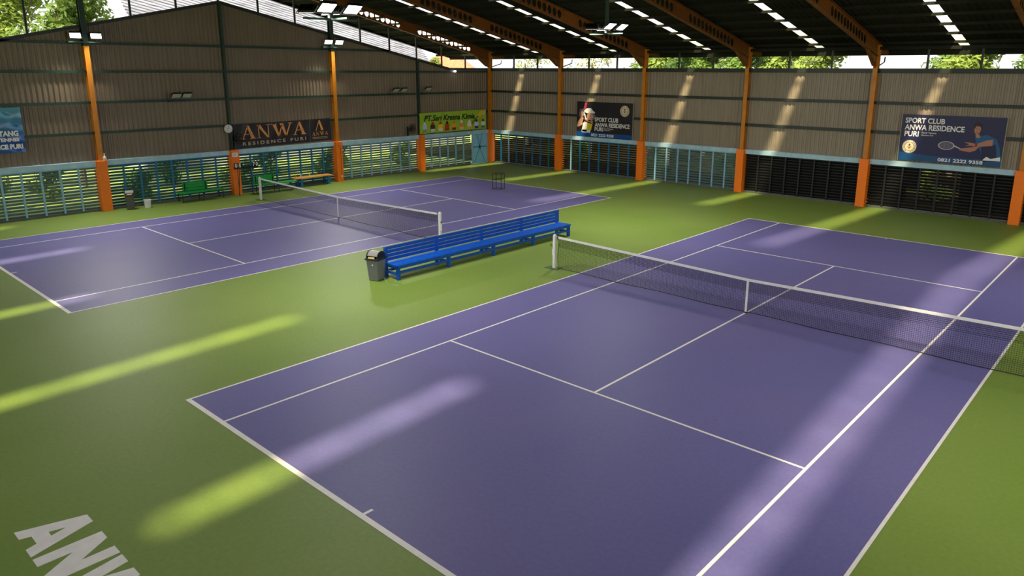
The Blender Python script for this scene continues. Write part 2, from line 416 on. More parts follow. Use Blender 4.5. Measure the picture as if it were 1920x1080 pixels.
# ------------------------------------------------------------ louver panels
def louver(along, const, a0, a1, mpost, mslat, label, slats=14, posts=7, alt=None, pat=None, sh=.040, block_sheets=()):
    t = thing('louver_panel', label, 'louver panel', ((a0+a1)/2, const, 0) if along == 'x' else (const, (a0+a1)/2, 0), 0, 'louver panels under the metal walls')
    L = (a1-a0)/2; z0, z1 = .09, 1.97; p = (z1-z0)/slats
    def B(m, u0, u1, d0, d1, za, zb):   # d: distance inwards
        if along == 'x': m.box(u0, u1, -d1, -d0, za, zb)
        else: m.box(d0, d1, u0, u1, za, zb)
        return m
    m = MB()
    for i in range(slats):
        z = z0+(i+.5)*p; zl, zh = z-sh, z+sh
        # tilted board: outer edge lower
        for (da, db) in ((-.05, .03),):
            if along == 'x': vs = [(u, -d, zz) for u in (-L, L) for d, zz in ((-.03, zl-.02), (.03, zh-.02), (.03, zh+.0), (-.03, zl))]
            else: vs = [(d, u, zz) for u in (-L, L) for d, zz in ((-.03, zl-.02), (.03, zh-.02), (.03, zh+.0), (-.03, zl))]
            m.add(vs, [(0, 1, 2, 3), (7, 6, 5, 4), (0, 4, 5, 1), (1, 5, 6, 2), (2, 6, 7, 3), (3, 7, 4, 0)])
    m.build('slats', mslat, t)
    for i in range(1, posts+1):
        u = -L+2*L*i/(posts+1); mm = mpost
        if pat and i-1 in pat: mm = pat[i-1]
        B(MB(), u-.035, u+.035, .03, .10, z0, z1).build('post', mm, t)
    B(MB(), -L, L, .03, .08, z1-.05, z1).build('top_rail', mpost, t)
    for u0, u1, za, zb in block_sheets: B(MB(), u0-(a0+a1)/2, u1-(a0+a1)/2, -.09, -.08, za, zb).build('light_block_sheet', M_block, t)
    return t
M_block = mat('black_light_block_sheet', (20, 20, 18), .8, noise=.2)  # black sheets added behind the slats to block light through them
XP = XL+.12; YP = YB-.12
louver('y', XP, .2, 5.8, M_lbpost, M_gslat, 'light blue louver panel at the far left under the blue banner', posts=7)
louver('y', XP, 6.2, 11.8, M_bpost, M_teal, 'blue louver panel behind the grey bin, white bucket and green bench')
louver('y', XP, 12.2, 17.8, M_bpost, M_teal, 'blue louver panel under the black banner')
louver('y', XP, 18.2, 23.8, M_lbpost, M_gslat, 'light grey-blue louver panel between the black and the green banner')
louver('y', XP, 24.2, 28.3, M_lbpost, M_gslat, 'light blue louver panel under the green banner beside the door', posts=5)
louver('x', YP, -21.2, -15.7, M_bpost, M_dslat, 'blue louver panel on the back wall next to the far corner', pat={1: M_lbpost, 6: mat('sea_green_post', (0, 128, 118), .5)})
louver('x', YP, -15.3, -9.7, M_bpost, M_dslat, 'blue louver panel below the poster with the woman player', pat={0: M_lbpost})
louver('x', YP, -9.3, -3.7, M_lbpost, M_gslat, 'pale grey-blue louver panel in the middle of the back wall')
louver('x', YP, -3.3, 2.3, M_black, M_black, 'black louver panel with hardly any light through, on the back wall', block_sheets=[(-3.3, 2.3, .12, 1.95)])
louver('x', YP, 2.7, 8.3, M_black, M_black, 'black louver panel below the poster with the man player', block_sheets=[(2.7, 4.3, .35, 1.95), (4.3, 4.75, 1.0, 1.95), (6.35, 8.3, .25, 1.95)])
louver('x', YP, 8.7, 14.3, M_black, M_black, 'black louver panel cut by the right edge of the view', block_sheets=[(8.7, 14.3, .12, 1.95)])
# door
d = thing('door_1', 'pale blue double sheet door in the left wall beside the corner column', 'door', (XL+.12, 29.08, 0)); del d['category']; struct(d)
MB().box(0, .05, -.68, .68, .02, 2.22).build('door_leaf', M_door, d)
m = MB(); m.box(.05, .1, -.72, -.64, .02, 2.22); m.box(.05, .1, .64, .72, .02, 2.22); m.box(.05, .1, -.72, .72, 2.14, 2.22); m.build('door_frame', M_lbpost, d)
m = MB(); m.box(.05, .09, -.64, .64, 1.08, 1.14)
for a, b in (((-.5, .05), (0, 1.08)), ((.5, .05), (0, 1.08)), ((0, 1.14), (-.3, 2.14)), ((0, 1.14), (.3, 2.14))):
    m.tube([(.07, a[0], a[1]), (.07, b[0], b[1])], .014, 6)
m.build('door_brace', mat('darker_blue_door_trim', (60, 118, 150), .5), d)
MB().box(.09, .12, -.03, .03, 1.0, 1.2).build('door_handle', M_blackm, d)

# ------------------------------------------------------------ tennis courts
CW, CL = 10.97, 23.77
def court(x0, y0, label):
    t = thing('tennis_court', label, 'tennis court', (x0, y0, 0), 0)
    MB().box(0, CW, 0, CL, .0002, .003).build('court_surface', M_purple, t)
    m = MB(); z0, z1 = .0032, .0045
    def V(x, ya, yb, w=.05): m.box(x-w/2, x+w/2, ya, yb, z0, z1)
    def H(y, xa, xb, w=.05): m.box(xa, xb, y-w/2, y+w/2, z0, z1)
    V(.025, 0, CL); V(CW-.025, 0, CL); V(1.372, .09, CL-.06); V(CW-1.372, .09, CL-.06)
    m.box(.05, CW-.05, 0, .09, z0, z1); m.box(.05, CW-.05, CL-.07, CL, z0, z1)
    H(5.485, 1.4, CW-1.4); H(18.285, 1.4, CW-1.4); V(CW/2, 5.51, 18.26); V(CW/2, .09, .24); V(CW/2, CL-.21, CL-.07)
    m.build('court_lines', M_line, t)
    return t
court(0, 0, 'purple tennis court with white lines in the foreground, right of the blue bench')
court(-18.16, .18, 'purple tennis court with white lines at the back left, behind the blue bench')
def net(x0, y, label, detail):
    t = thing('tennis_net', label, 'tennis net', (x0+CW/2, y, 0), 0, 'tennis nets')
    H = CW/2+.914
    ztop = lambda x: 1.05-(1.05-.914)*(1-abs(x)/H)**1.0*(1.0 if abs(x) < H else 0)
    for s in (-1, 1):
        p = MB(); p.box(s*H-.045, s*H+.045, -.045, .045, .012, 1.07)
        p.lathe([(0.001, 1.11), (.03, 1.10), (.045, 1.07)], (s*H, 0, 0), 10); po = p.build('net_post', M_white, t, bevel=.006)
        MB().box(s*H-.28, s*H+.2, -.16, .16, .005, .014).build('base_plate', mat('dark_green_plate', (66, 92, 40), .5), po)
        w = MB(); w.box(s*H+s*.045, s*H+s*.075, -.03, .03, .42, .62); w.build('winch_box', M_white, po)
        MB().tube([(s*H+s*.06, -.04, .72), (s*H+s*.12, -.04, .72), (s*H+s*.12, -.04, .8)], .012, 6).build('winch_handle', M_blackm, po)
    n = 24; E = H-.16
    xs = [-E+2*E*i/n for i in range(n+1)]
    b = MB()
    for a, c in zip(xs[:-1], xs[1:]):
        b.add([(x, d, ztop(x)-q) for x in (a, c) for d in (-.012, .012) for q in (0, .065)], [(0, 1, 3, 2), (4, 6, 7, 5), (0, 4, 5, 1), (2, 3, 7, 6), (0, 2, 6, 4), (1, 5, 7, 3)])
    b.build('top_band', M_white, t)
    for s in (-1, 1): MB().tube([(s*E, 0, ztop(E)-.03), (s*(H-.03), 0, 1.06)], .006, 5).build('cable', M_white, t)
    bz = lambda x: .030+.011*math.sin(x*2.1+.6)
    c = MB(); c.tube([(x, 0, max(.012, bz(x))) for x in xs], .010, 5)
    for s in (-1, 1): c.tube([(s*E, 0, ztop(E)-.06), (s*(E+.01), .03, .75), (s*(E+.05), .02, .4), (s*E, 0, bz(E))], .008, 5)
    c.build('edge_cord', M_net, t)
    MB().box(-.027, .027, -.016, .016, .03, .914).build('center_strap', M_white, t)
    MB().box(-.035, .035, -.03, .03, .005, .035).build('strap_anchor', M_blackm, t)
    # knotted mesh
    g = MB(); st = .0445; r = detail; k = int(2*E/st)
    for i in range(k+1):
        x = -E+2*E*i/k; g.box(x-r, x+r, -r, r, bz(x), ztop(x)-.05)
    zz = .05
    rows = 22
    for j in range(rows):
        f = j/(rows-1)
        for a, cc in zip(xs[:-1], xs[1:]):
            vs = [(x, d, bz(x)+(ztop(x)-.07-bz(x))*f+q) for x in (a, cc) for d in (-r, r) for q in (-r, r)]
            g.add(vs, [(0, 1, 3, 2), (4, 6, 7, 5), (0, 4, 5, 1), (2, 3, 7, 6), (0, 2, 6, 4), (1, 5, 7, 3)])
    # doubled upper netting
    for i in range(k):
        x = -E+2*E*(i+.5)/k; g.box(x-r, x+r, .012-r, .012+r, ztop(x)-.33, ztop(x)-.05)
    for j in range(7):
        for a, cc in zip(xs[:-1], xs[1:]):
            vs = [(x, d, ztop(x)-.33+.04*j+q) for x in (a, cc) for d in (.012-r, .012+r) for q in (-r, r)]
            g.add(vs, [(0, 1, 3, 2), (4, 6, 7, 5), (0, 4, 5, 1), (2, 3, 7, 6), (0, 2, 6, 4), (1, 5, 7, 3)])
    g.build('netting', M_net, t)
    return t
net(0, 11.99, 'tennis net with black mesh and white band across the foreground court', .0021)
net(-18.16, 11.98, 'tennis net with black mesh and white band across the back left court', .0019)

# painted letters on the floor
letm = MB(); LH = .81
A_ = [[(0, 0), (.22, 0), (.29, .13), (.30, .31), (.34, .52), (.27, .81)], ]
def fl(polys, ox):
    for k, p in enumerate(polys):
        letm.prism([(ox+x, -3.34+y) for x, y in p], .0020+.0005*k, Matrix.Translation((0, 0, .0005)))
def Apoly(ox):
    # outer legs + apex + crossbar, as convex pieces
    fl([[(0, 0), (.225, 0), (.38, .52), (.38, .81), (.265, .81)], [(.38, .52), (.535, 0), (.76, 0), (.495, .81), (.38, .81)],
        [(.265, .135), (.495, .135), (.44, .32), (.32, .32)]], ox)
def Npoly(ox):
    fl([[(0, 0), (.205, 0), (.205, .81), (0, .81)], [(.46, 0), (.66, 0), (.66, .81), (.46, .81)], [(.205, .81), (.205, .40), (.46, 0), (.46, .42)]], ox)
def Wpoly(ox):
    fl([[(.14, 0), (.37, 0), (.205, .81), (0, .81)], [(.14, 0), (.37, 0), (.585, .81), (.385, .81)],
        [(.61, 0), (.84, 0), (.585, .81), (.385, .81)], [(.61, 0), (.84, 0), (.98, .81), (.775, .81)]], ox)
Apoly(2.37); Npoly(3.195); Wpoly(3.91); Apoly(4.94)
tag(letm.build('painted_lettering', M_line), 'large white painted capital letters on the green floor at the lower left', 'lettering')

# ------------------------------------------------------------ long blue bench
t = thing('long_bench', 'long blue slatted wooden bench standing between the two courts', 'bench', (-3.45, 11.85, 0))
BY = [-4.03, -2.02, 0, 2.02, 4.03]
for y in BY:
    MB().box(-.06, .04, y-.05, y+.05, 0, .42).build('leg', M_blue, t, bevel=.004)
    MB().box(-.62, -.54, y-.05, y+.05, 0, .92).build('backrest_post', M_blue, t, bevel=.004)
    MB().box(-.54, -.06, y-.03, y+.03, .33, .42).build('cross_rail', M_blue, t)
    MB().box(-.54, -.06, y-.03, y+.03, .14, .22).build('lower_cross_rail', M_blue, t)
m = MB()
for x0, x1 in ((-.52, -.37), (-.355, -.205), (-.19, -.04), (-.025, .06)): m.box(x0, x1, -4.1, 4.1, .42, .455)
m.build('seat', M_blue, t)
MB().box(.0, .035, -4.08, 4.08, .34, .42).build('apron', M_blue, t)
MB().box(.0, .03, -4.08, 4.08, .19, .27).build('front_rail', M_blue, t)
MB().box(-.6, -.57, -4.08, 4.08, .14, .22).build('back_rail', M_blue, t)
for z in (.49, .605, .72, .835): MB().box(-.54, -.515, -4.08, 4.08, z, z+.099).build('back_slat', M_blue, t, bevel=.003)

# ------------------------------------------------------------ bins, bucket
def bin_(loc, rz, label, dome):
    t = thing('swing_bin', label, 'waste bin', loc, rz, 'grey swing lid bins')
    m = MB(); m.frus(0, 0, 0, .60, .155, .145, .20, .185); m.build('bin_body', M_grey if dome is M_lid else M_dgrey2, t, bevel=.018)
    m = MB(); m.frus(0, 0, .60, .65, .225, .21, .215, .20); m.build('lid_rim', M_black, t, bevel=.006)
    # arched hood: two black cheeks and a swing flap between
    arc = [(.19*math.cos(a), .65+.20*math.sin(a)) for a in [PI*i/10 for i in range(11)]]
    for s in (-1, 1):
        M_ = Matrix(((1, 0, 0, 0), (0, 0, 1, s*.17-.012), (0, 1, 0, 0), (0, 0, 0, 1)))
        MB().prism(arc, .024, M_).build('lid_cheek', M_black, t)
    m = MB(); a2 = [(.180*math.cos(a), .65+.188*math.sin(a)) for a in [PI*(.12+.76*i/10) for i in range(11)]]
    m.add([(x, y, z) for x, z in a2 for y in (-.155, .155)], [(2*i, 2*i+1, 2*i+3, 2*i+2) for i in range(10)])
    m.build('swing_flap', dome, t)
    m = MB(); M_ = Matrix(((1, 0, 0, 0), (0, 1, 0, 0), (0, 0, 1, 0), (0, 0, 0, 1)))
    m.add([(.215, -.1, .655), (.215, .1, .655), (.196, .1, .70), (.196, -.1, .70)], [(0, 1, 2, 3)]); m.build('label_plate', M_tape, t)
    return t
M_tape = mat('pale_yellow_label', (222, 190, 110), .6); M_dgrey2 = mat('mid_grey_plastic', (84, 84, 80), .45, noise=.06)
b1 = bin_((-3.98, 7.42, 0), math.radians(-72), 'grey swing-lid bin standing at the near end of the long blue bench', M_lid)
m = MB(); m.lathe([(.001, 0), (.022, .004), (.026, 0)], (0, 0, 0), 10, Matrix.Rotation(PI/2, 4, 'Y')); m.build('sticker', M_white, b1, loc=(.196, .02, .47))
b1.scale = (1.1, 1.1, 1.05)
b2 = bin_((-21.12, 6.86, 0), math.radians(-20), 'grey swing-lid bin by the left wall next to the orange column', mat('grey_flap', (150, 140, 132), .5))
t = thing('bucket', 'small white plastic bucket on the floor right of the wall-side bin', 'bucket', (-20.9, 7.5, 0))
MB().lathe([(.001, 0), (.12, 0), (.15, .34), (.158, .34), (.158, .37), (.14, .37), (.115, .02), (.001, .02)], n=24).build('bucket_body', M_white, t, smooth=False)
MB().tube([(0, .158*math.cos(a), .36-.13*math.sin(a)*1.0) if False else (.155*math.cos(a)*.3+.15, .158*math.cos(a), .36-.12*math.sin(a)) for a in [PI*i/12 for i in range(13)]], .004, 5).build('bucket_handle', M_lid, t)

# ------------------------------------------------------------ green and orange benches
def green_bench(loc, rz, label, b0, b1):
    t = thing('green_bench', label, 'bench', loc, rz, 'green benches at the left wall')
    m = MB()
    for x0 in (-.38, -.19, 0): m.box(x0, x0+.175, 0, 2.15, .42, .45)
    m.build('seat', M_greenb, t)
    for y in (.1, 1.08, 2.05):
        for x in (.1, -.33): MB().tube([(x, y, .42), (x+(.03 if x > 0 else -.03), y, 0)], .02, 6).build('leg', M_blackm, t)
        MB().box(-.33, .12, y-.015, y+.015, .385, .42).build('seat_bearer', M_blackm, t)
    for z in (.47, .61, .74): MB().box(-.44, -.415, b0, b1, z, z+.12).build('back_slat', M_greenb, t)
    for y in (b0+.1, b1-.1): MB().box(-.415, -.39, y-.02, y+.02, .4, .84).build('back_support', M_blackm, t)
    return t
green_bench((-21.02, 8.98, 0), 0, 'green bench with black legs left of the clock column', .35, 1.55)
green_bench((-20.75, 12.75, 0), 0, 'green bench with black legs behind the far net post', .02, 1.15)
t = thing('wooden_bench', 'orange wooden topped bench with blue legs beside the left wall', 'bench', (-21.3, 16.2, 0))
m = MB()
for x0 in (-.22, -.04, .14): m.box(x0, x0+.165, -1.15, 1.1, .46, .50)
m.build('seat', M_wood, t)
for y in (-.8, .85):
    for x in (-.16, .22): MB().box(x-.035, x+.035, y-.07, y+.07, 0, .42).build('leg', M_bpost, t)
    MB().box(-.2, .26, y-.04, y+.04, .40, .46).build('bearer', M_bpost, t)
MB().box(-.02, .03, -.8, .85, .12, .2).build('stretcher', mat('navy_rail', (20, 50, 90), .5), t)
for i, (y, c) in enumerate(((-.95, (220, 90, 40)), (-.8, (40, 120, 60)), (-.62, (220, 220, 200)), (-.1, (230, 200, 80)), (.3, (60, 150, 70)))):
    bo = thing('bottle', ['small red bottle at the left end of the orange bench', 'small green bottle beside the red one on the orange bench', 'small white bottle on the orange bench', 'small yellow bottle in the middle of the orange bench', 'small green bottle right of the middle of the orange bench'][i], 'bottle', (-21.42, 16.2+y, .5), 0, 'small bottles on the orange bench')
    MB().lathe([(.001, 0), (.03, 0), (.03, .11), (.012, .14), (.012, .16), (.001, .16)], n=10).build('bottle_body', mat('bottle_%d' % i, c, .3), bo)
    MB().lathe([(.014, .15), (.014, .175), (.001, .175)], n=8).build('cap', M_white, bo)

# ------------------------------------------------------------ ball cart
t = thing('ball_cart', 'black metal frame ball cart on casters standing on the back left court', 'ball cart', (-12.75, 21.75, .0045), math.radians(22))
h = .235
m = MB()
for z in (.88, .60, .10):
    m.tube([(-h, -h, z), (h, -h, z), (h, h, z), (-h, h, z), (-h, -h, z)], .014 if z > .8 else .011, 6)
m.build('ring_rails', M_blackm, t)
for x in (-h, h):
    for y in (-h, h):
        MB().tube([(x, y, .07), (x, y, .88)], .017, 6).build('corner_post', M_blackm, t)
        MB().lathe([(.001, -.012), (.03, -.012), (.03, .012), (.001, .012)], (x, y, .032), 12, Matrix.Rotation(PI/2, 4, 'X')).build('caster', M_lid, t)
m = MB()
for k in range(1, 6):
    u = -h+2*h*k/6
    m.tube([(u, -h, .10), (u, h, .10)], .004, 4); m.tube([(-h, u, .60), (h, u, .60)], .003, 4); m.tube([(u, -h, .60), (u, h, .60)], .003, 4)
m.build('wire_floor', M_blackm, t)

# ------------------------------------------------------------ scoreboard on stand
t = thing('scoreboard', 'black portable scoreboard on thin legs with white flip digits, before the clock column', 'scoreboard', (-21.0, 12.35, 0))
for a, b in (((.0, -.45, 1.32), (.1, -.5, 0)), ((0, .2, 1.32), (-.15, .32, 0)), ((0, -.35, 1.3), (-.15, -.4, 0)), ((0, .1, 1.3), (.45, .05, 0))):
    MB().tube([a, b], .016, 6).build('leg', M_blackm, t)
MB().box(-.015, .015, -.62, .62, 1.31, 1.40).build('score_rail', M_blackm, t)
for y, dgt in ((-.52, '0'), (-.3, '1'), (.40, '7'), (.56, '0')):
    c = MB().box(.016, .022, y-.09, y+.09, 1.34, 1.60).build('digit_card', M_blackm, t)
    text_mesh(dgt, 'digit', M_white, c, Matrix(((0, 0, 1, .024), (1, 0, 0, y-.06), (0, 1, 0, 1.38), (0, 0, 0, 1))), w=.12 if dgt != '1' else .07, h=.2, offset=.03)
# ------------------------------------------------------------ clock, fans, notice, bottle, pipe
t = thing('wall_clock', 'round white wall clock left of the black banner', 'clock', (XL+.24, 11.85, 3.24))
RY = Matrix.Rotation(PI/2, 4, 'Y')
MB().lathe([(.001, 0), (.20, 0), (.20, .05), (.18, .06)], n=28, M=RY).build('clock_case', M_white, t)
MB().lathe([(.001, .052), (.18, .055)], n=28, M=RY).build('dial', mat('clock_dial', (226, 222, 214), .5), t)
m = MB(); m.box(.056, .062, -.008, .008, -.01, .13); m.box(.056, .062, -.09, .01, -.008, .008); m.build('hands', M_blackm, t)
m = MB()
for k in range(12):
    a = k*PI/6; m.box(.056, .06, math.sin(a)*.15-.006, math.sin(a)*.15+.006, math.cos(a)*.15-.012, math.cos(a)*.15+.012)
m.build('hour_marks', M_blackm, t)
def fan(loc, rz, label):
    t = thing('wall_fan', label, 'fan', loc, rz, 'black wall fans')
    MB().box(-.04, 0, -.06, .06, -.5, .1).build('bracket', M_blackm, t)
    MB().tube([(0, 0, -.1), (.15, 0, -.12), (.22, 0, 0)], .025, 8).build('arm', M_blackm, t)
    MB().lathe([(.001, .12), (.08, .13), (.1, .22), (.06, .30), (.001, .30)], n=14, M=RY).build('motor', M_blackm, t)
    m = MB()
    for r_, x_ in ((.30, .36), (.30, .30), (.2, .40), (.1, .42), (.2, .27)):
        m.tube([(x_, r_*math.cos(a), r_*math.sin(a)) for a in [2*PI*i/24 for i in range(25)]], .006, 4)
    for k in range(24):
        a = 2*PI*k/24; c_, s_ = math.cos(a), math.sin(a)
        m.tube([(.25, .08*c_, .08*s_), (.30, .3*c_, .3*s_), (.36, .3*c_, .3*s_), (.42, .06*c_, .06*s_)], .003, 4)
    m.build('cage', M_blackm, t)
    m = MB()
    for k in range(3):
        a = 2*PI*k/3
        p = [Vector((.33+dx, r_*math.cos(a+da), r_*math.sin(a+da))) for r_, da, dx in ((.04, -.3, .02), (.26, -.35, .03), (.27, .25, -.02), (.04, .3, -.02))]
        m.add(p, [(0, 1, 2, 3)])
    m.build('blades', M_dgrey, t)
    return t
fan((XL+.24, 12.05, 2.75), math.radians(35), 'black wall fan mounted under the clock')
fan((XL+.15, 23.1, 2.62), math.radians(20), 'black wall fan left of the green banner')
t = thing('notice', 'small white paper notice on the short orange column under the clock', 'notice', (-21.29, 11.98, 1.98))
MB().box(-.005, .003, -.14, .14, -.1, .1).build('paper', M_white, t)
m = MB()
for k in range(4): m.box(.003, .005, -.1, .1-.02*k, .05-.035*k, .06-.035*k)
m.build('print_lines', M_dgrey, t)
t = thing('bottle', 'white squeeze bottle on top of the left orange column plinth', 'bottle', (-21.36, 6.13, 2.2))
MB().lathe([(.001, 0), (.06, 0), (.07, .1), (.05, .17), (.02, .2), (.02, .24), (.001, .24)], n=14).build('bottle_body', mat('cream_plastic', (225, 215, 190), .4), t)
MB().lathe([(.022, .23), (.022, .27), (.008, .33), (.001, .33)], n=8).build('nozzle', M_white, t)
t = thing('conduit_pipe', 'thin orange conduit pipe running down the column right of the black banner', 'pipe', (-21.28, 18.06, 0))
MB().tube([(0, 0, .35), (0, 0, 1.85), (-.02, -.06, 1.98), (-.02, -.12, 2.02)], .014, 6).build('pipe', mat('brown_pipe', (150, 80, 30), .5), t)
MB().box(-.01, .02, -.04, .04, .25, .35).build('socket', M_white, t)

# ------------------------------------------------------------ floodlights
def head(parent, loc, rz, tilt, lit, w=.44, h=.34, watts=None, spread=158):
    hd = MB().box(-w/2, w/2, -.03, .045, -h/2, h/2).build('lamp_head', M_blackm, parent, loc, bevel=.01)
    hd.rotation_euler = Euler((tilt, 0, rz), 'XYZ')      # faces local -y, tilted down
    fins = MB()
    for k in range(7): fins.box(-w/2+.03+k*(w-.06)/6-.006, -w/2+.03+k*(w-.06)/6+.006, .045, .085, -h/2+.03, h/2-.03)
    fins.build('cooling_fins', M_blackm, hd)
    MB().box(-w/2+.02, w/2-.02, -.036, -.03, -h/2+.02, h/2-.02).build('lens', M_lens if lit else M_lensoff, hd)
    y = MB(); y.tube([(-w/2-.02, 0, 0), (-w/2-.02, .0, -h/2-.08), (w/2+.02, 0, -h/2-.08), (w/2+.02, 0, 0)], .011, 6); y.build('yoke', M_lid, hd)
    if lit:
        L = bpy.data.lights.new('floodlight_beam', 'AREA'); L.shape = 'RECTANGLE'; L.size = w-.05; L.size_y = h-.05
        L.energy = watts or FLOOD_W; L.color = (1.0, .965, .91); L.spread = math.radians(spread)
        lo = bpy.data.objects.new('floodlight_beam', L); COL.objects.link(lo); lo.parent = hd; lo.location = (0, -.045, 0); lo.rotation_euler = (-PI/2, 0, 0)
    return hd
def hanging(x, y, z, label):
    t = thing('hanging_floodlight', label, 'floodlight', (x, y, z), 0, 'hanging floodlight clusters')
    top = roofz(y)-.115-.56-z
    MB().box(-.05, .05, -.05, .05, 0, top).build('drop_pole', M_girt, t)
    MB().box(-.04, .04, -.78, .78, -.05, .0).build('cross_bar', M_girt, t)
    MB().box(-.75, .75, -.04, .04, -.045, -.005).build('cross_bar', M_girt, t)
    for yy in (-.38, .38):
        head(t, (.42, yy, .24), PI/2, math.radians(56), True)
        head(t, (-.42, yy, .24), -PI/2-.95, math.radians(60), True)
    return t
hanging(-3.5, 6, 7.34, 'lit floodlight cluster hanging on a pole nearest the viewer, top left of centre')
hanging(-3.5, 18, 7.42, 'smaller looking lit floodlight cluster hanging farther off, top right of centre')
def wallflood(y, z, lit, ys, label, name='wall_floodlight'):
    t = thing(name, label, 'floodlight', (XL+.3, y, z), 0, 'floodlights on the left gable wall')
    MB().box(-.2, .08, min(ys)-.25, max(ys)+.25, -.3, -.25).build('bracket_bar', M_girt, t)
    for yy in ys: head(t, (.22, yy, 0), PI/2-(.35 if lit else 0), math.radians(52), lit, w=.42, h=.32, spread=118)
    return t
wallflood(6, 7.42, True, (-.42, .36), 'lit double floodlight on the left orange column of the gable wall')
wallflood(18, 7.5, True, (-.36, .30), 'lit double floodlight on the orange column right of the black banner')
wallflood(9.65, 4.9, False, (-.24, .24), 'unlit double floodlight on the wall above left of the clock')
wallflood(22.3, 4.92, False, (-.3, .3), 'unlit double floodlight on the wall left of the thin green post')
wallflood(24.45, 4.95, False, (0,), 'unlit single floodlight on the wall above the green banner')
t = thing('wall_lamp', 'small lit bulb lamp high on the left wall near the far corner', 'lamp', (XL+.22, 26.95, 5.98))
MB().lathe([(.001, -.06), (.06, -.05), (.09, 0), (.06, .05), (.001, .06)], n=14).build('bulb', mat('lit_bulb', (255, 255, 255), .3, emit=(.85, .93, 1), estr=9), t)
MB().lathe([(.04, .05), (.04, .1), (.001, .1)], n=10).build('lamp_socket', M_blackm, t); MB().tube([(0, 0, .09), (-.16, 0, .12)], .012, 6).build('lamp_arm', M_blackm, t)
# unseen floodlights added on the right wall to brighten the hall
for y in (6, 18):
    t = thing('wall_floodlight', 'lit double floodlight added on the right wall out of view, at %s' % ('the near column' if y == 6 else 'the far column'), 'floodlight', (XR-.35, y, 7.0), 0, 'added floodlights on the right wall')
    MB().box(-.05, .3, -.7, .7, -.3, -.25).build('bracket_bar', M_girt, t)
    MB().box(.1, .25, -.06, .06, -7.0, .8).build('pole', M_girt, t)
    for yy in (-.4, .4): head(t, (-.22, yy, 0), -PI/2-.75, math.radians(52), True)

# ------------------------------------------------------------ banners and posters
def panelM(axis, const, a0, z0):
    """local frame on a wall: x right along the wall, y up, z into the room"""
    if axis == 'y': return Matrix(((1, 0, 0, a0), (0, 0, -1, const), (0, 1, 0, z0), (0, 0, 0, 1)))     # on the back wall, facing -y
    return Matrix(((0, 0, 1, const), (1, 0, 0, a0), (0, 1, 0, z0), (0, 0, 0, 1)))                       # on the left wall, facing +x
def cloth(w, h, M, nx, nz, f, m, name, parent, shear=0):
    b = MB(); vs = []
    for i in range(nx+1):
        for j in range(nz+1):
            u, v = i/nx, j/nz; vs.append(M @ Vector((u*w, v*h+shear*u, f(u, v))))
    n = nz+1; b.add(vs, [(i*n+j, (i+1)*n+j, (i+1)*n+j+1, i*n+j+1) for i in range(nx) for j in range(nz)])
    return b.build(name, m, parent, smooth=True)
def ell(cx, cy, rx, ry, n=24, a0=0, a1=2*PI): return [(cx+rx*math.cos(a0+(a1-a0)*i/n), cy+ry*math.sin(a0+(a1-a0)*i/n)) for i in range(n)]
def ring(mb, cx, cy, r0, r1, d, M, n=28, ry=1.0):
    vs = [M @ Vector((cx+r*math.cos(2*PI*i/n), cy+r*ry*math.sin(2*PI*i/n), d)) for r in (r0, r1) for i in range(n)]
    mb.add(vs, [(i, (i+1) % n, n+(i+1) % n, n+i) for i in range(n)])
def flat(polys, m, name, parent, M, d, th=.0015):
    b = MB()
    for p in polys: b.prism(p, th, M @ Matrix.Translation((0, 0, d)))
    return b.build(name, m, parent)
def C(name, c, r=.45): return mat(name, c, r)
def badge(parent, M, cx, cy, r, c1, c2):
    flat([ell(cx, cy, r, r, 32)], C('badge_cream', c1), 'badge', parent, M, .0035)
    b = MB(); ring(b, cx, cy, r*.62, r*.68, .0058, M); ring(b, cx, cy, r*.93, r*.96, .0058, M)
    for k in range(20):
        if k in (4, 5, 14, 15): continue
        a = 2*PI*k/20; x, y = cx+r*.8*math.cos(a), cy+r*.8*math.sin(a)
        b.add([M @ Vector((x+dx*r*.05, y+dy*r*.07, .0058)) for dx, dy in ((-1, -1), (1, -1), (1, 1), (-1, 1))], [(0, 1, 2, 3)])
    b.build('badge_rings', C('badge_dark', c2), parent)
    flat([[(cx-r*.35, cy-r*.05), (cx, cy-r*.4), (cx+r*.35, cy-r*.05), (cx+r*.18, cy+r*.15), (cx-r*.18, cy+r*.15)]], C('badge_gold', (196, 160, 80)), 'badge_crest', parent, M, .0055)
    flat([ell(cx, cy+r*.28, r*.14, r*.16, 14), [(cx-r*.1, cy-r*.3), (cx+r*.1, cy-r*.3), (cx, cy)]], C('badge_purple', (70, 50, 90)), 'badge_figure', parent, M, .0075)
# --- poster with the man
PW, PH = 3.9, 1.98
M2 = panelM('y', YB-.17, 3.82, 2.27) @ Matrix.Translation((0, 0, 0))
t = thing('sport_poster', 'navy sport club poster with a man player in a blue shirt, on the back wall', 'poster', (0, 0, 0))
b = MB(); b.prism([(0, 0), (PW, 0), (PW, PH), (0, PH)], .02, M2 @ Matrix.Translation((0, 0, -.02))); b.build('board', C('navy_print', (32, 28, 72), .35), t)
b = MB()
for p in ([(-.03, -.03), (0, -.03), (0, PH+.03), (-.03, PH+.03)], [(PW, -.03), (PW+.03, -.03), (PW+.03, PH+.03), (PW, PH+.03)]): b.prism(p, .03, M2 @ Matrix.Translation((0, 0, -.022)))
b.build('frame_edge', C('thin_pale_frame', (150, 145, 120)), t)
flat([[(0, 0), (PW, 0), (PW, .24), (1.2, .25), (0, .36)]], C('blue_band_print', (8, 72, 118), .35), 'bottom_band', t, M2, .001)
def U(u, v): return (u*PW, (1-v)*PH)
TW = M_white
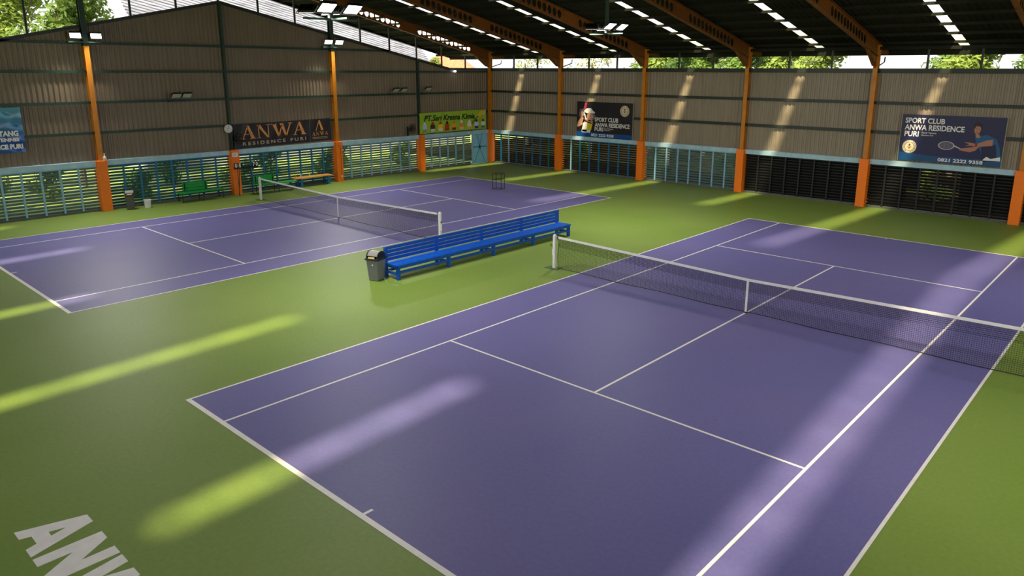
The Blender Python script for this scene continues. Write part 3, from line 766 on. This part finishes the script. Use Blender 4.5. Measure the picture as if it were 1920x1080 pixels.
def ptext(s, u0, v1, u1, v0, Mx, pw, ph, parent, m=None, off=.025, shear=0):
    return text_mesh(s, 'print_text', m or TW, parent, Mx @ Matrix.Translation((u0*pw, (1-v1)*ph, .012)), w=(u1-u0)*pw, h=(v1-v0)*ph, offset=off, shear=shear)
ptext('SPORT CLUB', .035, .185, .43, .07, M2, PW, PH, t); ptext('ANWA RESIDENCE', .035, .335, .625, .215, M2, PW, PH, t); ptext('PURI', .04, .475, .185, .36, M2, PW, PH, t)
ptext('Kendil Tlantawa', .215, .40, .36, .365, M2, PW, PH, t, off=.01); ptext('Residence Puri', .215, .45, .33, .42, M2, PW, PH, t, off=.005)
ptext('0821 2222 9358', .405, .98, .835, .905, M2, PW, PH, t)
badge(t, M2, *U(.105, .70), .285, (222, 205, 170), (90, 70, 60))
skin = C('printed_skin', (176, 120, 92)); hair = C('printed_dark_hair', (34, 24, 26))
flat([[U(.76, .40), U(.84, .36), U(.93, .44), U(.97, .62), U(1.0, .93), U(.83, .93), U(.80, .70), U(.745, .55), U(.735, .42)]], C('printed_blue_shirt', (18, 84, 132)), 'printed_shirt', t, M2, .003)
flat([[U(.80, .60), U(.93, .55), U(.96, .90), U(.82, .93)]], C('printed_dark_shirt', (26, 24, 60)), 'printed_shirt_shade', t, M2, .0045)
flat([[U(.83, .88), U(.86, .81), U(.90, .85), U(.985, .80), U(.99, .885), U(.83, .89)]], TW, 'printed_shorts', t, M2, .005)
flat([[*ell(*U(.745, .26), .12, .2, 20)], [U(.73, .36), U(.77, .36), U(.78, .43), U(.74, .43)],
      [U(.90, .45), U(.90, .58), U(.76, .62), U(.75, .56), U(.85, .47)], [U(.76, .56), U(.76, .62), U(.70, .60), U(.645, .62), U(.69, .575), U(.635, .535), U(.70, .54)],
      [U(.78, .62), U(.74, .62), U(.60, .68), U(.60, .71), U(.70, .74), U(.75, .70)]], skin, 'printed_skin', t, M2, .006)
flat([[U(.712, .27), U(.705, .17), U(.73, .10), U(.775, .11), U(.79, .18), U(.785, .27), U(.775, .20), U(.73, .19)], [U(.728, .245), U(.742, .245), U(.742, .252), U(.728, .252)], [U(.754, .245), U(.768, .245), U(.768, .252), U(.754, .252)], [U(.738, .325), U(.758, .325), U(.758, .333), U(.738, .333)]], hair, 'printed_hair', t, M2, .008)
flat([[U(.738, .56), U(.752, .56), U(.752, .62), U(.738, .62)]], C('printed_red_band', (170, 40, 50)), 'printed_wristband', t, M2, .009)
b = MB(); cx, cy = U(.47, .63); ring(b, cx, cy, .27, .31, .005, M2, ry=.58)
for k in range(-5, 6):
    for q in (0, 1):
        a = k*.05; L_ = .27*math.sqrt(max(0, 1-(a/.29)**2))
        p = [(cx+a-.002, cy-L_*.58), (cx+a+.002, cy-L_*.58), (cx+a+.002, cy+L_*.58), (cx+a-.002, cy+L_*.58)] if q == 0 else [(cx-L_, cy+a*.55-.002), (cx+L_, cy+a*.55-.002), (cx+L_, cy+a*.55+.002), (cx-L_, cy+a*.55+.002)]
        b.add([M2 @ Vector((x, y, .005)) for x, y in p], [(0, 1, 2, 3)])
b.prism([U(.545, .61), U(.545, .64), U(.62, .70), U(.62, .68)], .002, M2 @ Matrix.Translation((0, 0, .004)))
b.build('printed_racket', C('printed_racket_white', (196, 190, 186)), t)
# --- poster with the woman
PW1, PH1 = 3.98, 2.06
M1 = panelM('y', YB-.17, -14.2, 2.2)
t = thing('sport_poster', 'black poster with a woman player in white cap and yellow top on the back wall', 'poster', (0, 0, 0))
b = MB(); b.prism([(0, 0), (PW1, 0), (PW1, PH1), (0, PH1)], .02, M1 @ Matrix.Translation((0, 0, -.02))); b.build('board', C('black_print', (34, 28, 32), .4), t)
b = MB(); b.prism([(PW1, -.03), (PW1+.04, -.03), (PW1+.04, PH1+.02), (PW1, PH1+.02)], .03, M1 @ Matrix.Translation((0, 0, -.022))); b.prism([(0, PH1), (PW1, PH1), (PW1, PH1+.03), (0, PH1+.03)], .03, M1 @ Matrix.Translation((0, 0, -.022))); b.build('frame_edge', C('thin_pale_frame', (150, 145, 120)), t)
flat([[(0, 0), (PW1, 0), (PW1, .26), (PW1*.6, .27), (0, .32)]], C('blue_band_print2', (8, 72, 138), .4), 'bottom_band', t, M1, .001)
PWx, PHx = PW1, PH1
def U1(u, v): return (u*PWx, (1-v)*PHx)
ptext('SPORT CLUB', .335, .55, .755, .43, M1, PW1, PH1, t); ptext('ANWA RESIDENCE', .335, .70, .955, .58, M1, PW1, PH1, t); ptext('PURI', .335, .82, .49, .71, M1, PW1, PH1, t)
ptext('Kendil Tlantawa', .51, .755, .67, .72, M1, PW1, PH1, t, off=.01); ptext('Residence Puri', .51, .80, .61, .77, M1, PW1, PH1, t, off=.005)
ptext('0821 2222 9358', .27, .975, .68, .895, M1, PW1, PH1, t)
badge(t, M1, *U1(.86, .225), .315, (226, 214, 206), (80, 72, 66))
flat([[U1(.03, .40), U1(.05, .22), U1(.12, .2), U1(.13, .40), U1(.08, .5)], [U1(.31, .32), U1(.345, .38), U1(.33, .5), U1(.29, .5)]], C('printed_grey_glow', (110, 100, 104)), 'printed_backdrop', t, M1, .002)
flat([[U1(.0, .72), U1(.02, .58), U1(.09, .42), U1(.16, .52), U1(.10, .66), U1(.04, .72)], [U1(.12, .48), U1(.30, .54), U1(.29, .66), U1(.20, .70), U1(.10, .62)], ell(*U1(.245, .43), .24, .26, 18), [U1(.07, .3), U1(.11, .26), U1(.13, .38), U1(.09, .44)]], C('printed_skin2', (206, 150, 118)), 'printed_skin', t, M1, .0035)
flat([[U1(.12, .60), U1(.20, .58), U1(.19, .86), U1(.09, .86)], [U1(.10, .80), U1(.26, .80), U1(.25, .88), U1(.10, .88)]], TW, 'printed_white_top', t, M1, .0055)
flat([[U1(.19, .60), U1(.29, .64), U1(.27, .80), U1(.185, .79)]], C('printed_yellow_top', (226, 214, 40)), 'printed_yellow_top', t, M1, .0065)
flat([[U1(.15, .38), U1(.13, .26), U1(.18, .19), U1(.26, .18), U1(.30, .26), U1(.335, .29), U1(.32, .33), U1(.22, .31)], [U1(.12, .30), U1(.15, .33), U1(.17, .46), U1(.20, .5), U1(.16, .5)]], TW, 'printed_cap', t, M1, .0075)
flat([[U1(.12, .24), U1(.145, .02), U1(.19, .02), U1(.16, .22)]], C('printed_pink_racket', (200, 70, 100)), 'printed_racket', t, M1, .0055)
flat([[U1(.14, .30), U1(.20, .33), U1(.19, .37), U1(.15, .36)], [U1(.27, .38), U1(.285, .38), U1(.285, .39), U1(.27, .39)], [U1(.275, .475), U1(.30, .47), U1(.30, .485), U1(.275, .49)], [U1(.13, .5), U1(.2, .56), U1(.28, .60), U1(.28, .62), U1(.19, .59), U1(.12, .53)]], hair, 'printed_hair', t, M1, .009)

# --- black ANWA banner
t = thing('banner', 'black hanging banner with gold serif lettering on the left wall', 'banner', (0, 0, 0), 0)
bx = XL+.22; BW, BH = 5.55, 1.18
MBn = panelM('x', bx, 12.12, 2.22); sh = .10
wave = lambda u, v: .012*math.sin(u*19+v*3)+.01*math.sin(u*47-v*6)
cloth(BW, BH, MBn, 60, 8, wave, mat('black_vinyl', (44, 42, 46), .28, noise=.08, nscale=3), 'cloth', t, sh)
MSh = MBn @ Matrix(((1, 0, 0, 0), (sh/BW, 1, 0, 0), (0, 0, 1, .026), (0, 0, 0, 1)))
gold = mat('gold_print', (222, 148, 78), .4, noise=.1, nscale=3); gold2 = mat('pale_gold_print', (196, 170, 132), .4)
def sA(x, y, w, h, bar=True):
    P = [[(x+.06*w, y+.04*h), (x+.14*w, y+.04*h), (x+.50*w, y+.92*h), (x+.44*w, y+.97*h)], [(x+.40*w, y+h), (x+.56*w, y+h), (x+.93*w, y+.04*h), (x+.68*w, y+.04*h)]]
    P += [[(x-.02*w, y), (x+.24*w, y), (x+.24*w, y+.05*h), (x-.02*w, y+.05*h)], [(x+.60*w, y), (x+1.02*w, y), (x+1.02*w, y+.05*h), (x+.60*w, y+.05*h)]] if bar else []
    if bar: P.append([(x+.22*w, y+.34*h), (x+.72*w, y+.34*h), (x+.70*w, y+.39*h), (x+.24*w, y+.39*h)])
    return P
def sN(x, y, w, h):
    return [[(x+.10*w, y), (x+.17*w, y), (x+.17*w, y+h), (x+.10*w, y+h)], [(x+.83*w, y), (x+.90*w, y), (x+.90*w, y+h), (x+.83*w, y+h)],
            [(x, y+h), (x+.26*w, y+h), (x+.90*w, y), (x+.76*w, y)], [(x, y), (x+.27*w, y), (x+.27*w, y+.05*h), (x, y+.05*h)], [(x+.70*w, y+.95*h), (x+1.02*w, y+.95*h), (x+1.02*w, y+h), (x+.70*w, y+h)]]
def sW(x, y, w, h):
    return [[(x+.04*w, y+h), (x+.22*w, y+h), (x+.38*w, y), (x+.30*w, y)], [(x+.30*w, y), (x+.38*w, y), (x+.54*w, y+h*.9), (x+.50*w, y+h*.9)],
            [(x+.40*w, y+h), (x+.58*w, y+h), (x+.74*w, y), (x+.66*w, y)], [(x+.66*w, y), (x+.74*w, y), (x+.96*w, y+h*.97), (x+.90*w, y+h*.97)],
            [(x-.02*w, y+.95*h), (x+.28*w, y+.95*h), (x+.28*w, y+h), (x-.02*w, y+h)], [(x+.82*w, y+.95*h), (x+1.04*w, y+.95*h), (x+1.04*w, y+h), (x+.82*w, y+h)]]
H0 = .66; Y0 = .44
P = sA(.38, Y0, .76, H0)+sN(1.22, Y0, .72, H0)+sW(2.02, Y0, 1.16, H0)+sA(3.26, Y0, .74, H0)
flat(P, gold, 'gold_letters', t, MSh, 0)
text_mesh('RESIDENCE PURI', 'gold_subtitle', gold2, t, MSh @ Matrix.Translation((.42, .13, 0)), w=3.55, h=.17, offset=.02, spacing=1.5)
b = MB(); b.prism([(4.22, 0), (4.25, 0), (4.25, 1.16), (4.22, 1.16)], .002, MSh); b.build('fold_line', C('fold_grey', (96, 94, 98)), t)
flat(sA(4.55, .55, .56, .56, False), gold, 'gold_mark', t, MSh, 0)
P = sA(4.36, .30, .2, .2)+sN(4.6, .30, .2, .2)+sW(4.84, .30, .26, .2)+sA(5.14, .30, .2, .2)
flat(P, gold, 'gold_small_letters', t, MSh, 0)
flat([[(4.38, .2), (5.3, .2), (5.3, .22), (4.38, .22)], [(4.38, .13), (5.3, .13), (5.3, .15), (4.38, .15)]], gold2, 'small_rule', t, MSh, 0)
# --- green banner
t = thing('banner', 'lime green hanging banner with product bottles in the corner of the left wall', 'banner', (0, 0, 0), 0)
BW, BH = 5.7, 1.25
MG = panelM('x', bx+.02, 23.93, 2.24)
cloth(BW, BH, MG, 60, 8, wave, mat('lime_vinyl', (156, 196, 50), .35, noise=.1, nscale=2), 'cloth', t, .04)
MGs = MG @ Matrix.Translation((0, 0, .026))
text_mesh('PT.Sari Kresna Kimia', 'banner_text', C('black_ink', (22, 26, 20)), t, MGs @ Matrix.Translation((.35, .74, 0)), w=4.3, h=.36, offset=.025, shear=.25)
kinds = [(.2, (225, 220, 225), (200, 200, 215), (140, 150, 120)), (.85, (190, 30, 36), (70, 50, 50), (220, 220, 220)), (1.48, (200, 36, 40), (240, 210, 60), (225, 210, 200)), (2.03, (60, 30, 24), (200, 60, 40), (190, 40, 40)),
         (2.62, (200, 150, 60), (240, 170, 40), (130, 50, 20)), (3.28, (235, 235, 230), (225, 150, 60), (230, 190, 130)), (3.98, (230, 230, 230), (235, 225, 200), (230, 180, 60)), (4.62, (40, 40, 60), (220, 215, 225), (60, 60, 90)), (5.22, (150, 30, 30), (225, 225, 215), (90, 130, 60))]
for i, (x, c1, c2, c3) in enumerate(kinds):
    w = .38
    flat([[(x, .10), (x+w, .10), (x+w, .46), (x+w*.85, .54), (x+w*.15, .54), (x, .46)]], C('bottle_print_a%d' % i, c2), 'printed_bottle', t, MGs, 0)
    flat([[(x+.02, .10), (x+w-.02, .10), (x+w-.02, .26), (x+.02, .26)]], C('bottle_print_b%d' % i, c3), 'printed_label', t, MGs, .002)
    flat([[(x+w*.2, .52), (x+w*.8, .52), (x+w*.68, .68), (x+w*.32, .68)]], C('bottle_print_c%d' % i, c1), 'printed_cap', t, MGs, .002)
flat([[(4.3, .42), (4.38, .38), (5.15, 1.0), (5.05, 1.05)]], C('brush_handle', (110, 100, 60)), 'printed_brush_handle', t, MGs, .004)
flat([[(4.85, .9), (5.2, .86), (5.65, 1.22), (5.2, 1.24)]], C('brush_yellow', (236, 190, 40)), 'printed_brush', t, MGs, .005)
flat([[(5.3, .92), (5.62, .98), (5.67, 1.24), (5.5, 1.16)]], C('pale_corner', (190, 200, 170)), 'printed_corner', t, MGs, .006)
# --- blue banner
t = thing('banner', 'blue hanging banner with white lettering cut by the left edge of the view', 'banner', (0, 0, 0), 0)
M3 = panelM('x', bx, -.6, 2.78)
bm_ = mat('blue_vinyl', (70, 140, 176), .3, noise=.0)
nt = bm_.node_tree; bs = nt.nodes['Principled BSDF']; tc = nt.nodes.new('ShaderNodeTexCoord'); sp = nt.nodes.new('ShaderNodeSeparateXYZ'); cr = nt.nodes.new('ShaderNodeValToRGB')
mr = nt.nodes.new('ShaderNodeMapRange'); mr.inputs[1].default_value = 2.8; mr.inputs[2].default_value = 4.6
cr.color_ramp.elements[0].color = (*srgb((34, 84, 156)), 1); cr.color_ramp.elements[1].color = (*srgb((92, 160, 178)), 1); cr.color_ramp.elements[0].position = .25
nt.links.new(tc.outputs['Object'], sp.inputs[0]); nt.links.new(sp.outputs[2], mr.inputs[0]); nt.links.new(mr.outputs[0], cr.inputs[0]); nt.links.new(cr.outputs[0], bs.inputs['Base Color'])
cloth(3.92, 1.78, M3, 50, 20, lambda u, v: .03*math.sin((u*3.9-(1-v)*1.2)*9)*max(0, u-.3)+.02*math.sin(v*25+u*8), bm_, 'cloth', t)
M3s = M3 @ Matrix.Translation((0, 0, .055))
text_mesh('TANG', 'banner_text', M_white, t, M3s @ Matrix.Translation((3.73, .66, 0)), w=.68, h=.22, offset=.05, align='RIGHT')
text_mesh('TENNIS', 'banner_text', M_white, t, M3s @ Matrix.Translation((3.73, .45, 0)), w=.78, h=.15, offset=.05, align='RIGHT')
text_mesh('RESIDENCE PURI', 'banner_text', M_white, t, M3s @ Matrix.Translation((3.82, .15, 0)), w=1.62, h=.2, offset=.05, align='RIGHT')

# ------------------------------------------------------------ outside: trees, house, neighbouring roof
def crown(mb, c, r, n, ls, rnd, squash=.8):
    for i in range(n):
        u = rnd.uniform(-1, 1); a = rnd.uniform(0, 2*PI); q = r*(rnd.random()**.35)
        d = Vector((math.sqrt(1-u*u)*math.cos(a), math.sqrt(1-u*u)*math.sin(a), u))
        p = Vector(c)+Vector((d.x*q, d.y*q, d.z*q*squash))
        e1 = Vector((rnd.uniform(-1, 1), rnd.uniform(-1, 1), rnd.uniform(-.6, .6))).normalized()
        nn = (d*.7+Vector((rnd.uniform(-1, 1), rnd.uniform(-1, 1), rnd.uniform(-.2, 1.2)))).normalized()
        e1 = (e1-nn*e1.dot(nn)).normalized(); e2 = nn.cross(e1); l = ls*rnd.uniform(.6, 1.4)
        mb.add([p-e1*l, p-e2*l*.38, p+e1*l, p+e2*l*.38], [(0, 1, 2, 3)])
def tree(x, y, h, r, mi, label, seed, n=2600, ls=.16, blobs=7, low=.35, name='tree', cat='tree', grp='trees outside behind the back wall'):
    rnd = random.Random(seed); t = thing(name, label, cat, (x, y, -.12), 0, grp)
    mb = MB()
    for k in range(blobs):
        a = 2*PI*k*.382+rnd.uniform(-.4, .4); q = r*rnd.uniform(.1, .55); zz = h*(low+(.93-low)*((k*.618) % 1))
        crown(mb, (q*math.cos(a), q*math.sin(a), zz), r*rnd.uniform(.38, .5), n//blobs, ls, rnd)
    mb.build('foliage', M_leaf[mi], t)
    tk = MB(); tk.tube([(0, 0, 0), (rnd.uniform(-.1, .1), 0, h*.4), (rnd.uniform(-.3, .3), rnd.uniform(-.3, .3), h*.8)], [.16, .12, .04], 8)
    for k in range(3):
        a = rnd.uniform(0, 2*PI); tk.tube([(0, 0, h*(.3+.12*k)), (r*.5*math.cos(a), r*.5*math.sin(a), h*(.6+.1*k))], [.07, .025], 6)
    tk.build('trunk', M_bark, t)
    return t
spec = [(-28.0, 41, 8.4, 2.4, 3, 'sparse tan tree outside, seen above the back wall at the far corner', 1300, .13),
        (-20.6, 40, 8.4, 2.3, 3, 'sparse tan and thin tree outside above the poster with the woman player', 1100, .14),
        (-18.8, 45.6, 8.8, 2.5, 0, 'green tree outside right of the sparse tan tree', 1900, .17),
        (-12.6, 38, 8.6, 2.4, 1, 'yellow-green tree outside right of the woman poster', 4200, .17),
        (-9.3, 33.3, 8.2, 1.3, 2, 'dark green tree close to the eave above the middle bay', 3000, .12),
        (-13.5, 44.6, 9.0, 2.8, 0, 'far bushy green tree outside above the middle of the back wall', 4800, .19),
        (-7.4, 38, 8.6, 2.2, 0, 'bushy green tree outside right of the dark tree at the eave', 4400, .16),
        (-8.0, 44.6, 9.0, 2.6, 1, 'far yellow-green tree outside between the two bushy middle trees', 4600, .18),
        (-2.8, 38, 8.6, 2.2, 1, 'bushy yellow-green tree outside left of the white gap in the trees', 4000, .15),
        (2.9, 44.6, 9.0, 2.4, 0, 'far green tree outside just right of the white gap in the trees', 4600, .18),
        (5.0, 38, 8.8, 2.2, 1, 'bright yellow-green tree outside above the middle of the man poster', 4600, .16),
        (7.7, 44.6, 9.2, 2.6, 0, 'far bushy green tree outside at the right edge of the view', 4400, .19),
        (9.7, 38, 9, 2.3, 1, 'yellow-green tree outside beyond the right edge', 3400, .18)]
for i, (x, y, h, r, mi, lb, n, ls) in enumerate(spec): tree(x, y, h, r, mi, lb, 30+i, n, ls, blobs=14, low=.52)
spec = [(-30, 1.6, 11.5, 2.9, 0, 'green tree outside above the top left of the gable wall', 4800), (-38, 7.4, 13.6, 3.6, 1, 'big yellow-green tree outside left of the gable peak', 5600),
        (-38, -1.6, 12.8, 3.6, 2, 'dark green tree outside at the far left', 5000), (-30.6, 8.0, 11.4, 2.9, 0, 'green tree outside just left of the white roof', 4800)]
for i, (x, y, h, r, mi, lb, n) in enumerate(spec): tree(x, y, h, r, mi, lb, 70+i, n, .19, blobs=16, low=.5, grp='trees outside beyond the gable wall')
tree(-40.7, 41.4, 7.8, 1.5, 0, 'small green tree outside beside the orange tiled roof', 91, 900, .16, blobs=5, low=.6, grp='trees outside beyond the gable wall')
# shrubs seen through the louvers
rnd = random.Random(5)
sp2 = [(-25.5, 2.6, 1.6, 1), (-27, 5.4, 2.2, 1), (-25.2, 8.8, 1.3, 0), (-28, 11.6, 2.0, 1), (-25.8, 14.2, 1.2, 0), (-27.2, 17, 2.0, 2), (-25.6, 20, 1.5, 0), (-28, 22.5, 2.0, 1), (-25.8, 25.8, 1.5, 0),
       (6.4, 36.2, 2.6, 1), (4.1, 34.6, 1.8, 1), (-6.6, 34.5, 1.6, 0), (-12, 35.4, 1.6, 2), (-18, 35, 1.4, 0), (11, 36, 2, 0)]
sl = ['at the far left bay', 'right of the far left bay', 'behind the wall-side bin', 'behind the first green bench', 'left of the middle of the black banner', 'behind the orange bench', 'between the banners', 'left of the green banner', 'behind the green banner bay',
      'under the man poster, right one', 'under the man poster, left one', 'at the pale back louvers', 'under the woman poster', 'at the far corner', 'at the right edge']
for i, (x, y, h, mi) in enumerate(sp2):
    tree(x, y, h, 1.15, mi, 'leafy shrub outside seen through the louvers '+sl[i], 120+i, 1100, .11, blobs=7, low=.16, name='shrub', cat='shrub', grp='shrubs outside the louvers')
# neighbouring building with a pale ribbed roof
t = thing('neighbouring_building', 'building outside with a white ribbed metal roof, seen above the gable wall', 'building', (-33, 26, -.12))
Mr = Matrix.Translation((0, 0, 0)); m = MB(); ud = Vector((0, math.cos(.218), -math.sin(.218))); wd = Vector((-.72, 0, .69)).normalized(); nn = ud.cross(wd)
base = Vector((-.3, -13.5, 8.6)); npit = 34; pit = .30
prof = [(0, 0), (.55, 0), (.65, .045), (.9, .045)]
cs = [(i*pit+u*pit, d) for i in range(npit) for u, d in prof]+[(npit*pit, 0)]
vs = []
for w_, d_ in cs:
    for u_ in (0, 27): vs.append(base+wd*w_+ud*u_-nn*d_)
m.add(vs, [(2*i, 2*i+2, 2*i+3, 2*i+1) for i in range(len(cs)-1)])
m.build('metal_roof', mat('white_weathered_roof_sheet', (122, 122, 130), .5, noise=.5, nscale=2.2, stretch=(1, .15, 3)), t)
m = MB(); m.add([(-.6, -13.5, 0), (-.6, 12.8, 0), (-.6, 12.8, 2.6), (-.6, -13.5, 8.5)], [(0, 1, 2, 3)]); m.box(-6, -.7, -13.3, 12.5, 0, 2.3)
m.build('side_wall', mat('pale_plaster', (170, 168, 160), .8, noise=.15), t)
# house with orange tiles
t = thing('house', 'house outside with an orange tiled roof, seen low above the gable wall', 'house', (-44, 47, -.12), math.radians(-48))
MB().box(-4, 4, -3, 3, 0, 5.6).build('house_wall', mat('cream_plaster', (226, 220, 208), .8, noise=.05), t)
m = MB(); m.add([(-4.6, -3.7, 5.4), (4.6, -3.7, 5.4), (4.6, 3.7, 5.4), (-4.6, 3.7, 5.4), (-3.2, 0, 8.2), (3.2, 0, 8.2)], [(0, 1, 5, 4), (1, 2, 5), (2, 3, 4, 5), (3, 0, 4), (3, 2, 1, 0)])
tm = mat('orange_roof_tiles', (206, 104, 64), .7, noise=.3, nscale=3, stretch=(1, 1, 6)); m.build('tiled_roof', tm, t)
print('objects', len(bpy.data.objects))
